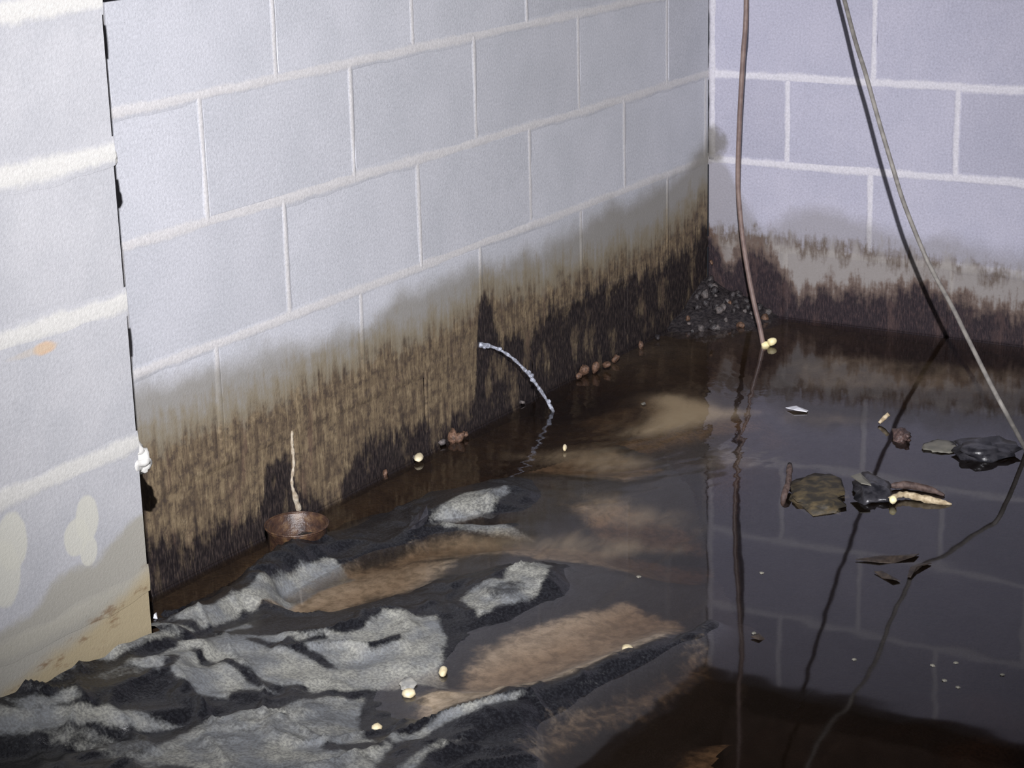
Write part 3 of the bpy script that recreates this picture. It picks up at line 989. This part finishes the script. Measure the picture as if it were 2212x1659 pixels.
X, Y, nx, ny = grid(-4.0, -0.003, -2.4, -0.003, 0.02)
murk = np.zeros_like(X)
for a, pts in ((0.9, [(1400, 858), (1440, 848), (1500, 860), (1570, 882), (1640, 890), (1600, 900), (1540, 912), (1470, 930), (1400, 944), (1340, 942), (1395, 915), (1415, 885)]),
               (0.4, [(1690, 785), (1800, 765), (1950, 775), (2212, 800), (2212, 850), (1950, 845), (1750, 840)]),
               (0.35, [(1640, 890), (1720, 880), (1900, 905), (1720, 935)]),
               (0.5, [(1100, 985), (1200, 968), (1330, 962), (1430, 1000), (1350, 1030), (1200, 1010)]),
               (0.4, [(1220, 1060), (1330, 1060), (1500, 1110), (1520, 1150), (1300, 1140)]),
               (0.5, [(900, 1190), (1000, 1155), (1300, 1150), (1500, 1190), (1300, 1215), (1100, 1190)]),
               (0.4, [(1540, 965), (1600, 965), (1640, 1010), (1500, 1015)])):
    murk = np.maximum(murk, a * soft_poly(X, Y, pts, 0.0, 0.05))
i = np.arange(nx * ny).reshape(ny, nx)
q = np.stack([i[:-1, :-1], i[:-1, 1:], i[1:, 1:], i[1:, :-1]], -1).reshape(-1, 4)
v = np.stack([X.ravel(), Y.ravel(), np.full(X.size, 0.0)], 1)
ctr = v[q].mean(1)
q = q[~((ctr[:, 0] < PIER_X + 0.006) & (ctr[:, 1] > PIER_Y - 0.006))]      # the water goes round the pier
nb = len(v)
vv = np.concatenate([v, v - np.array([0, 0, 0.30])])
edges = {}
for f_ in q.tolist():
    for a_, b_ in zip(f_, f_[1:] + f_[:1]):
        edges[(a_, b_)] = True
sides = [(b_, a_, a_ + nb, b_ + nb) for (a_, b_) in edges if (b_, a_) not in edges]
faces = q.tolist() + (q[:, ::-1] + nb).tolist() + sides
m = mesh_from('standing_water', vv, faces, True)
at = m.attributes.new('murk', 'FLOAT', 'POINT')
at.data.foreach_set('value', np.concatenate([murk.ravel(), np.zeros(nb)]).astype(np.float32))
water = link('standing_water', m, water_mat())
tag(water, 'still murky brown flood water mirroring the block walls', 'water', kind='stuff')

# ---------------------------------------------------------------- the jet from the wall
def jet_mat():
    t = NT('jet_water')
    p, x, y, z = t.pos()
    n = t.noise(p, 120, 3)
    a = t.bsdf((0.50, 0.53, 0.62), 0.12, t.bump(n, 0.4, 0.004), 0.8)
    tr = t.n('ShaderNodeBsdfTransparent')
    mx = t.n('ShaderNodeMixShader')
    t.put(mx.inputs[0], t.math('ADD', 0.22, t.math('MULTIPLY', t.step(n, 0.48, 0.62), 0.6)))
    t.put(mx.inputs[1], tr.outputs[0])
    t.put(mx.inputs[2], a)
    return t.done(mx.outputs[0])


j0 = on_plane((1034, 745), 1, -0.001)
j1 = JET_END.copy()
pts, rad = [], []
for k in range(61):
    q = k / 60
    c = j0 + (j1 - j0) * q
    c[2] = j0[2] - (j0[2] + 0.002) * (0.12 * q + 0.88 * q * q)
    pts.append(c)
    rad.append(0.0034 + 0.0006 * math.sin(k * 0.9) + (0.002 if k < 9 else 0) + 0.0003 * rng.normal())
v, f = tube(pts, np.clip(rad, 0.0022, 0.008), 8)
jet = link('water_jet', mesh_from('water_jet', v, f, True), jet_mat())
tag(jet, 'thin arcing jet of water spurting from a joint in the stained wall', 'water jet')
for k in (5, 17, 38, 40, 44, 48, 55):
    o = link('droplet', lump(0.0045, 0.0045, 0.0045, k, 2, 0.2), jet.data.materials[0], jet)
    o.location = Vector(pts[k] + rng.normal(size=3) * 0.003)

# pale mineral run on the wall above the can
M_lime = simple_mat('lime_deposit', (0.26, 0.21, 0.15), (0.44, 0.39, 0.31), 90, 0.8, 0.6)
path, rad = [], []
for k, (px, py) in enumerate(smooth_path([(630, 930), (631, 960), (634, 1000), (630, 1040), (636, 1070), (645, 1102)], 8)):
    q = on_plane((px, py), 1, 0.0)
    path.append(q)
    rad.append(0.0016 + 0.0018 * abs(math.sin(k * 0.7)) + 0.0008 * rng.random() + 0.003 * (k > 30))
v, f = tube(path, rad, 7)
link('mineral_run', mesh_from('mineral_run', v, f, True), M_lime, wall_left)

# ---------------------------------------------------------------- hanging cables
M_brown_wire = simple_mat('brown_cable', (0.15, 0.105, 0.095), (0.22, 0.16, 0.14), 40, 0.42, 0.1, 0.5)
M_cream = simple_mat('cream_plastic', (0.80, 0.70, 0.38), (0.88, 0.80, 0.50), 80, 0.45, 0.05, 0.5)
XW = -1.26 * U
root = empty('hanging_wire', on_z(1651, 758, 0.0))
pp = [on_plane(q, 0, XW) for q in ((1651, 758), (1641, 705), (1630, 660), (1618, 600), (1605, 520), (1596, 430), (1594, 380), (1596, 300), (1600, 210), (1606, 110), (1612, 0))]
pp.append(pp[-1] + np.array([0.01, 0.01, 0.35]))
pp.append(pp[-1] + np.array([0.0, 0.01, 1.1]))
path = [q - np.array(root.location) for q in smooth_path(pp, 8)]
v, f = tube(path, 0.0056, 10)
link('cable', mesh_from('cable', v, f, True), M_brown_wire, root)
tag(root, 'brown wire hanging straight down to the water, two cream connectors at its end', 'wire')
for k, (px, py, ang) in enumerate(((1660, 741, 0.6), (1645, 748, -0.5))):
    prof = [(0.0, 0.0045), (0.002, 0.0085), (0.010, 0.0092), (0.016, 0.0075), (0.020, 0.0045), (0.021, 0.0)]
    vs, fs = tube([(0, 0, a) for a, b in prof], [max(b, 0.0003) for a, b in prof], 12)
    vs = [np.array(q) * (1, 1, 1) for q in vs]
    o = link('wire_connector', mesh_from('wire_connector', vs, fs, True), M_cream, root)
    o.location = Vector(on_plane((px, py), 0, XW - 0.004) - np.array(root.location))
    o.rotation_euler = (1.3, ang, 0.8)
    o['label'] = 'cream plastic wire connector'

M_grey_cable = simple_mat('grey_cable', (0.16, 0.15, 0.14), (0.24, 0.225, 0.205), 60, 0.6, 0.1, 0.4)
cab = [((1824, 0), 20.4), ((1848, 90), 20.0), ((1870, 160), 19.7), ((1898, 260), 19.5), ((1928, 360), 19.4), ((1953, 440), 19.5), ((1993, 540), 19.6),
       ((2022, 600), 19.5), ((2058, 665), 19.25), ((2085, 720), 19.1), ((2140, 830), 18.8), ((2172, 890), 18.7)]
pp = [at_dist(p, d * U) for p, d in cab]
pp.append(on_z(2218, 975, 0.0))
pp.append(on_z(2225, 990, -0.04))
a0, b0 = at_dist((1800, -90), 20.7 * U), at_dist((1778, -190), 20.9 * U)
pp = [b0 + np.array([0.10, 0.25, 0.85]), b0 + np.array([0.035, 0.085, 0.25]), b0, a0] + pp
v, f = tube(smooth_path(pp, 8), 0.0044, 10)
gc = link('slanting_cable', mesh_from('slanting_cable', v, f, True), M_grey_cable)
tag(gc, 'thin grey cable slanting down into the water in front of the right wall', 'cable')

# ---------------------------------------------------------------- rusty can at the foot of the wall
def rust_mat():
    t = NT('rusty_steel')
    p, x, y, z = t.pos()
    n = t.noise(p, 70, 5, 0.65)
    c = t.ramp(n, [(0.3, (0.022, 0.012, 0.011)), (0.5, (0.055, 0.028, 0.018)), (0.7, (0.12, 0.07, 0.035))])
    return t.done(t.bsdf(c, 0.42, t.bump(n, 0.6, 0.004), 0.6))


M_rust = rust_mat()
cc = on_z(641, 1133, 0.042)
can = empty('rusty_can', (cc[0], cc[1], -0.014))
R0 = 0.053
prof = [(R0 - 0.002, -0.05), (R0 - 0.002, 0.050), (R0 + 0.0004, 0.053), (R0 + 0.0004, 0.057), (R0 - 0.001, 0.0585), (R0 - 0.004, 0.056),
        (R0 - 0.0042, 0.0), (R0 - 0.006, -0.02), (0.0004, -0.02)]
vs, fs = [], []
S = 40
for (r_, z_) in prof:
    for k in range(S):
        a = 2 * math.pi * k / S
        rr = r_ * (1 + 0.018 * math.sin(2 * a + 0.7) + 0.008 * math.sin(5 * a))
        vs.append((rr * math.cos(a), rr * math.sin(a), z_))
for i_ in range(len(prof) - 1):
    for k in range(S):
        fs.append((i_ * S + k, i_ * S + (k + 1) % S, (i_ + 1) * S + (k + 1) % S, (i_ + 1) * S + k))
b = link('can_body', mesh_from('can_body', vs, fs, True), M_rust, can)
v, f = tube([((R0 + 0.0005) * math.cos(a), (R0 + 0.0005) * math.sin(a), 0.0575) for a in np.linspace(0, 2 * math.pi, 49)], 0.0018, 6, cap=False)
link('rim', mesh_from('rim', v, f, True), M_rust, can)
can.rotation_euler = (0.02, -0.03, 0)
tag(can, 'rusty open steel can standing in the water against the stained wall', 'can')

# ---------------------------------------------------------------- floating and stranded debris
M_clod = simple_mat('olive_clod', (0.028, 0.024, 0.018), (0.095, 0.072, 0.038), 45, 0.7, 0.8)
M_scrap = simple_mat('black_scrap', (0.012, 0.012, 0.016), (0.035, 0.034, 0.04), 60, 0.35, 0.5, 0.5)
M_wood = simple_mat('pale_wood', (0.26, 0.20, 0.12), (0.52, 0.43, 0.29), 90, 0.7, 0.5)
M_bark = simple_mat('dark_bark', (0.05, 0.032, 0.028), (0.11, 0.075, 0.065), 90, 0.7, 0.6)
M_white = simple_mat('white_plastic', (0.62, 0.63, 0.68), (0.75, 0.76, 0.80), 50, 0.4, 0.1, 0.5)
M_leaf = simple_mat('dark_leaf', (0.022, 0.017, 0.015), (0.05, 0.038, 0.03), 80, 0.5, 0.4)
M_redclod = simple_mat('reddish_clod', (0.05, 0.032, 0.03), (0.11, 0.07, 0.062), 120, 0.45, 0.9)
M_greyfilm = simple_mat('grey_film', (0.13, 0.125, 0.105), (0.19, 0.18, 0.15), 30, 0.6, 0.3)


def lump_at(name, px, py, wpx, hpx, thick, seed, mat, label, cat, group=None, sub=3, rough=0.4, h=0.0, rise=0.35):
    """flat lump on the water/sheet whose outline spans about wpx x hpx pixels"""
    c = on_z(px, py, h)
    a = on_z(px + wpx / 2, py, h)
    b = on_z(px, py + hpx / 2, h)
    rx = np.linalg.norm(a[:2] - c[:2])
    ry = np.linalg.norm(b[:2] - c[:2])
    o = link(name, lump(rx, ry, thick, seed, sub, rough), mat)
    o.location = Vector((c[0], c[1], h + thick * rise))
    o.rotation_euler[2] = math.atan2(a[1] - c[1], a[0] - c[0])
    if label:
        tag(o, label, cat, group)
    return o


def stick(name, pxs, radii, mat, label, cat, h=None, seg=8, group=None):
    pts3 = [on_z(p[0], p[1], p[2] if len(p) > 2 else 0.004) for p in pxs]
    path = smooth_path(pts3, 5)
    rr = np.interp(np.linspace(0, 1, len(path)), np.linspace(0, 1, len(radii)), radii)
    rr = rr * (1 + 0.12 * rng.normal(size=len(path)))
    v, f = tube(path, rr, seg)
    o = link(name, mesh_from(name, v, f, True), mat)
    if label:
        tag(o, label, cat, group)
    return o


def leaf(name, pxs, mat, label, cat, h=0.003, thick=0.0015, group=None):
    """a flat curled scrap with its own thickness lying on the water"""
    Pp = [on_z(p[0], p[1], h) for p in pxs]
    c = sum(Pp) / len(Pp)
    n = len(Pp)
    vs = [p + np.array([0, 0, 0.003 * math.sin(k * 2.1)]) for k, p in enumerate(Pp)]
    vs += [p - np.array([0, 0, thick]) for p in vs]
    vs += [c + np.array([0, 0, 0.004]), c + np.array([0, 0, 0.004 - thick])]
    fs = []
    for k in range(n):
        j = (k + 1) % n
        fs += [(k, j, 2 * n), (n + j, n + k, 2 * n + 1), (k, n + k, n + j, j)]
    o = link(name, mesh_from(name, vs, fs), mat)
    tag(o, label, cat, group)
    return o


lump_at('mud_clod', 1771, 1066, 122, 80, 0.010, 5, M_clod, 'olive brown clod of earth floating beside the black scrap', 'clod', rough=0.32, rise=0.1)
lump_at('plastic_scrap', 1882, 1064, 80, 50, 0.016, 6, M_scrap, 'crumpled black plastic scrap floating between the clod and the splinter', 'plastic scrap', rough=0.3)
leaf('grey_flake', [(1838, 1028), (1858, 1024), (1880, 1040), (1882, 1048), (1860, 1046)], M_greyfilm, 'pale grey flake lying on the floating black scrap', 'flake', h=0.026)
sp = stick('wood_splinter', [(1921, 1078, 0.008), (1950, 1068, 0.008), (1990, 1076, 0.006), (2030, 1084, 0.004), (2056, 1089, 0.001)], [0.005, 0.006, 0.007, 0.006, 0.0015], M_wood,
           'pointed splinter of pale wood floating next to the black scrap', 'splinter')
o = link('broken_end', lump(0.007, 0.007, 0.008, 4, 2, 0.15), M_cream, sp)
o.location = Vector(on_z(1929, 1080, 0.010))
stick('bark_strip', [(1918, 1050, 0.006), (1960, 1048, 0.008), (2010, 1058, 0.006), (2040, 1070, 0.002)], [0.004, 0.008, 0.007, 0.002], M_bark,
      'dark strip of bark floating behind the pale wood splinter', 'bark')
stick('twig', [(1706, 1003, 0.03), (1703, 1040, 0.02), (1694, 1070, 0.008), (1690, 1092, -0.01)], [0.005, 0.006, 0.006, 0.004], M_bark,
      'short dark twig sticking up from the water beside the olive clod', 'twig')
leaf('white_strip', [(1697, 880), (1720, 879), (1746, 884), (1743, 889), (1715, 887)], M_white, 'small white plastic strip floating on the brown water', 'plastic strip', h=0.004)
stick('wood_chip', [(1899, 914, 0.004), (1909, 904, 0.012), (1920, 894, 0.022)], [0.003, 0.005, 0.004], M_wood, 'small pale chip of wood tilted out of the water', 'wood chip')
lump_at('reddish_clod', 1948, 946, 36, 20, 0.012, 8, M_redclod, 'small wet reddish clod floating near the pale chip of wood', 'clod', rough=0.4)
lump_at('black_hump', 2122, 980, 130, 34, 0.018, 9, M_scrap, 'low black plastic hump rising from the water under the slanting cable', 'plastic scrap', rough=0.35)
lump_at('grey_hump', 2032, 966, 66, 26, 0.004, 10, M_greyfilm, 'faint grey muddy film floating beside the low black hump', 'scum', rough=0.4)
leaf('dark_leaf', [(1848, 1208), (1900, 1203), (1940, 1198), (1985, 1196), (1975, 1204), (1930, 1212), (1900, 1214)], M_leaf, 'long narrow dark leaf floating on the mirrored wall', 'leaf', group='dark leaves on the still water')
leaf('dark_leaf', [(1960, 1245), (1966, 1228), (1985, 1214), (2012, 1216), (1995, 1222), (1975, 1232), (1968, 1246)], M_leaf, 'hooked dark leaf floating beside the long narrow one', 'leaf', group='dark leaves on the still water')
leaf('dark_leaf', [(1889, 1234), (1905, 1236), (1930, 1246), (1945, 1254), (1930, 1254), (1905, 1244)], M_leaf, 'short straight dark leaf floating beside the long narrow one', 'leaf', group='dark leaves on the still water')
leaf('dark_leaf', [(1622, 1375), (1640, 1371), (1652, 1376), (1640, 1381)], M_leaf, 'tiny oval dark leaf floating alone under the mirrored wire', 'leaf', group='dark leaves on the still water')

# upright sharp flap of plastic between the can and the silted patch
fl = [(848, 1172, 0.0), (880, 1140, 0.012), (905, 1108, 0.03), (922, 1092, 0.046), (925, 1112, 0.030), (922, 1130, 0.012), (900, 1150, 0.004), (870, 1166, 0.0)]
Pp = [on_z(*q) for q in fl]
c = sum(Pp) / len(Pp) + np.array([0.004, -0.004, 0.004])
n = len(Pp)
off = np.array([0.0012, 0.0012, 0])
vs = Pp + [q + off for q in Pp] + [c, c + off]
fs = []
for k in range(n):
    j = (k + 1) % n
    fs += [(k, j, 2 * n), (n + j, n + k, 2 * n + 1), (k, n + k, n + j, j)]
o = link('sheet_flap', mesh_from('sheet_flap', vs, fs), M_scrap, sheet)

# pebbles and bits: cream ones stranded on the sheet
M_peb = simple_mat('cream_pebble', (0.55, 0.46, 0.28), (0.74, 0.66, 0.46), 60, 0.6, 0.3)
for k, (px, py, w, hh, h, lb) in enumerate(((957, 1453, 19, 19, 0.002, 'round cream pebble on the edge of the wet black patch'),
                                            (884, 1500, 30, 15, 0.001, 'flat cream pebble in the wet black hollow of the sheet'),
                                            (814, 1575, 24, 14, 0.006, 'small cream pebble at the lower rim of the black hollow'),
                                            (1355, 1405, 26, 18, 0.0, 'cream pebble in brown water beside the sheet fold'),
                                            (1220, 969, 10, 9, 0.004, 'tiny cream pebble on the mud in front of the water jet'),
                                            (905, 990, 20, 16, 0.006, 'cream pebble lying against the foot of the stained wall'),
                                            (812, 1002, 18, 14, 0.004, 'tan pebble at the wall foot between can and jet'))):
    lump_at('pebble', px, py, w, hh, 0.006, 40 + k, M_peb, lb, 'pebble', 'pebbles on sheet and mud', sub=2, rough=0.12, h=h)
lump_at('silt_patch', 882, 1478, 34, 30, 0.003, 61, simple_mat('silt_lump', (0.26, 0.26, 0.25), (0.38, 0.37, 0.33), 70, 0.8, 0.5),
        'small pale lump of silt in the wet black hollow', 'silt', rough=0.2, h=0.0)

# white flecks on the brown water near the pier
for k, pxs in enumerate(([(404, 1325), (414, 1311), (419, 1307), (421, 1313), (410, 1326)], [(385, 1323), (396, 1318), (398, 1322), (388, 1326)], [(330, 1329), (338, 1326), (340, 1332), (331, 1334)])):
    leaf('paper_fleck', pxs, M_white, ['white slip of paper afloat between the pier and the ridge of sheet', 'tiny white fleck afloat beside the paper slip', 'tiny white fleck afloat against the pier edge'][k], 'paper fleck', group='white flecks by the pier')
for k, (px, py) in enumerate(((1380, 1246), (1645, 1238), (2015, 1438), (2065, 1432), (2040, 1470), (2070, 1485), (2165, 1458), (1845, 1425), (1628, 1368), (1390, 872))):
    lump_at('foam_fleck', px, py, 12, 5, 0.0015, 70 + k, M_greyfilm, 'tiny pale fleck of foam floating on the dark water', 'foam', 'foam flecks', sub=1, rough=0.3)

# rubble heap in the corner and stones along the wall foot
M_stoneA = simple_mat('dark_rubble', (0.014, 0.012, 0.014), (0.042, 0.036, 0.037), 120, 0.5, 0.9)
M_stoneB = simple_mat('grey_rubble', (0.05, 0.045, 0.045), (0.13, 0.11, 0.105), 120, 0.6, 0.9)
M_stoneC = simple_mat('rusty_rubble', (0.06, 0.034, 0.022), (0.15, 0.085, 0.055), 120, 0.6, 0.9)
meshes = {}
for mi, mt in enumerate((M_stoneA, M_stoneB, M_stoneC)):
    for vi in range(4):
        mm_ = lump(1, 0.85, 0.7, 100 + mi * 7 + vi, 2, 0.34)
        mm_.name = 'stone'
        mm_.materials.append(mt)
        meshes[(mi, vi)] = mm_


Xh, Yh, nh, mh = grid(-0.42, 0.0, -0.36, 0.0, 0.012)
Zh = np.maximum(0.085 * (1 - np.hypot(Xh * 0.8, Yh * 1.0) / 0.20), -0.03) - 0.006 + 0.012 * value_noise(Xh, Yh, 28, 5, 3)
rub = heightfield('rubble_heap', Xh, Yh, Zh, nh, mh, {}, M_stoneA)
tag(rub, 'heap of black rubble and mud in the corner where the walls meet', 'rubble', kind='stuff')
k = 0
while k < 46:
    x, y = -abs(rng.normal()) * 0.11 - 0.012, -abs(rng.normal()) * 0.09 - 0.012
    zz = 0.085 * (1 - math.hypot(x * 0.8, y * 1.0) / 0.20) - 0.006
    if zz < -0.01:
        continue
    mi = int(rng.choice([0, 1, 2], p=[0.55, 0.33, 0.12]))
    o = bpy.data.objects.new('stone', meshes[(mi, int(rng.integers(4)))])
    COL.objects.link(o)
    s = rng.uniform(0.005, 0.013)
    o.scale = (s, s, s)
    o.location = (min(x, -s), min(y, -s), max(zz, 0.0) + s * 0.3)
    o.rotation_euler = tuple(rng.uniform(0, 6.28, 3))
    tag(o, ['small black stone on the rubble heap in the corner', 'small grey stone on the rubble heap in the corner', 'small rusty stone on the rubble heap in the corner'][mi], 'stone',
        ['black stones in the corner', 'grey stones in the corner', 'rusty stones in the corner'][mi])
    k += 1
for (px, py, r_, mi, h) in ((1537, 567, 9, 2, None), (1492, 668, 11, 1, 0.012), (1262, 800, 22, 2, 0.012), (1285, 795, 20, 2, 0.012), (1310, 788, 16, 2, 0.012), (1250, 812, 14, 2, 0.008), (1330, 775, 16, 2, 0.01),
                            (965, 942, 20, 2, 0.008), (990, 945, 18, 2, 0.008), (950, 955, 12, 1, 0.006), (1005, 938, 12, 2, 0.008), (1385, 745, 14, 2, 0.008), (1420, 728, 12, 0, 0.008),
                            (1110, 866, 9, 1, 0.004), (880, 985, 9, 1, 0.004), (818, 1018, 10, 2, 0.004), (1560, 700, 14, 2, 0.004), (1600, 703, 16, 2, 0.004), (1640, 700, 14, 0, 0.004)):
    if h is None:
        c = on_plane((px, py), 0, -0.008)
    else:
        c = on_z(px, py, h)
    s = r_ * 0.00062
    o = bpy.data.objects.new('stone', meshes[(mi, (px + py) % 4)])
    COL.objects.link(o)
    o.scale = (s * 1.2, s, s)
    c[1] = min(c[1], -s * 0.8)
    o.location = Vector(c)
    o.rotation_euler = tuple(rng.uniform(0, 6.28, 3))
    if h is None:
        o.parent = wall_right
        o.name = 'embedded_stone'
    else:
        where = 'near the corner heap' if px > 1340 else ('beyond the water jet' if px > 1150 else ('beside the jet' if px > 900 else 'near the rusty can'))
        col_ = ('black', 'grey', 'rusty brown')[mi]
        tag(o, '%s stone in mud at the foot of the stained walls %s' % (col_, where), 'stone', '%s stones %s' % (col_, where))
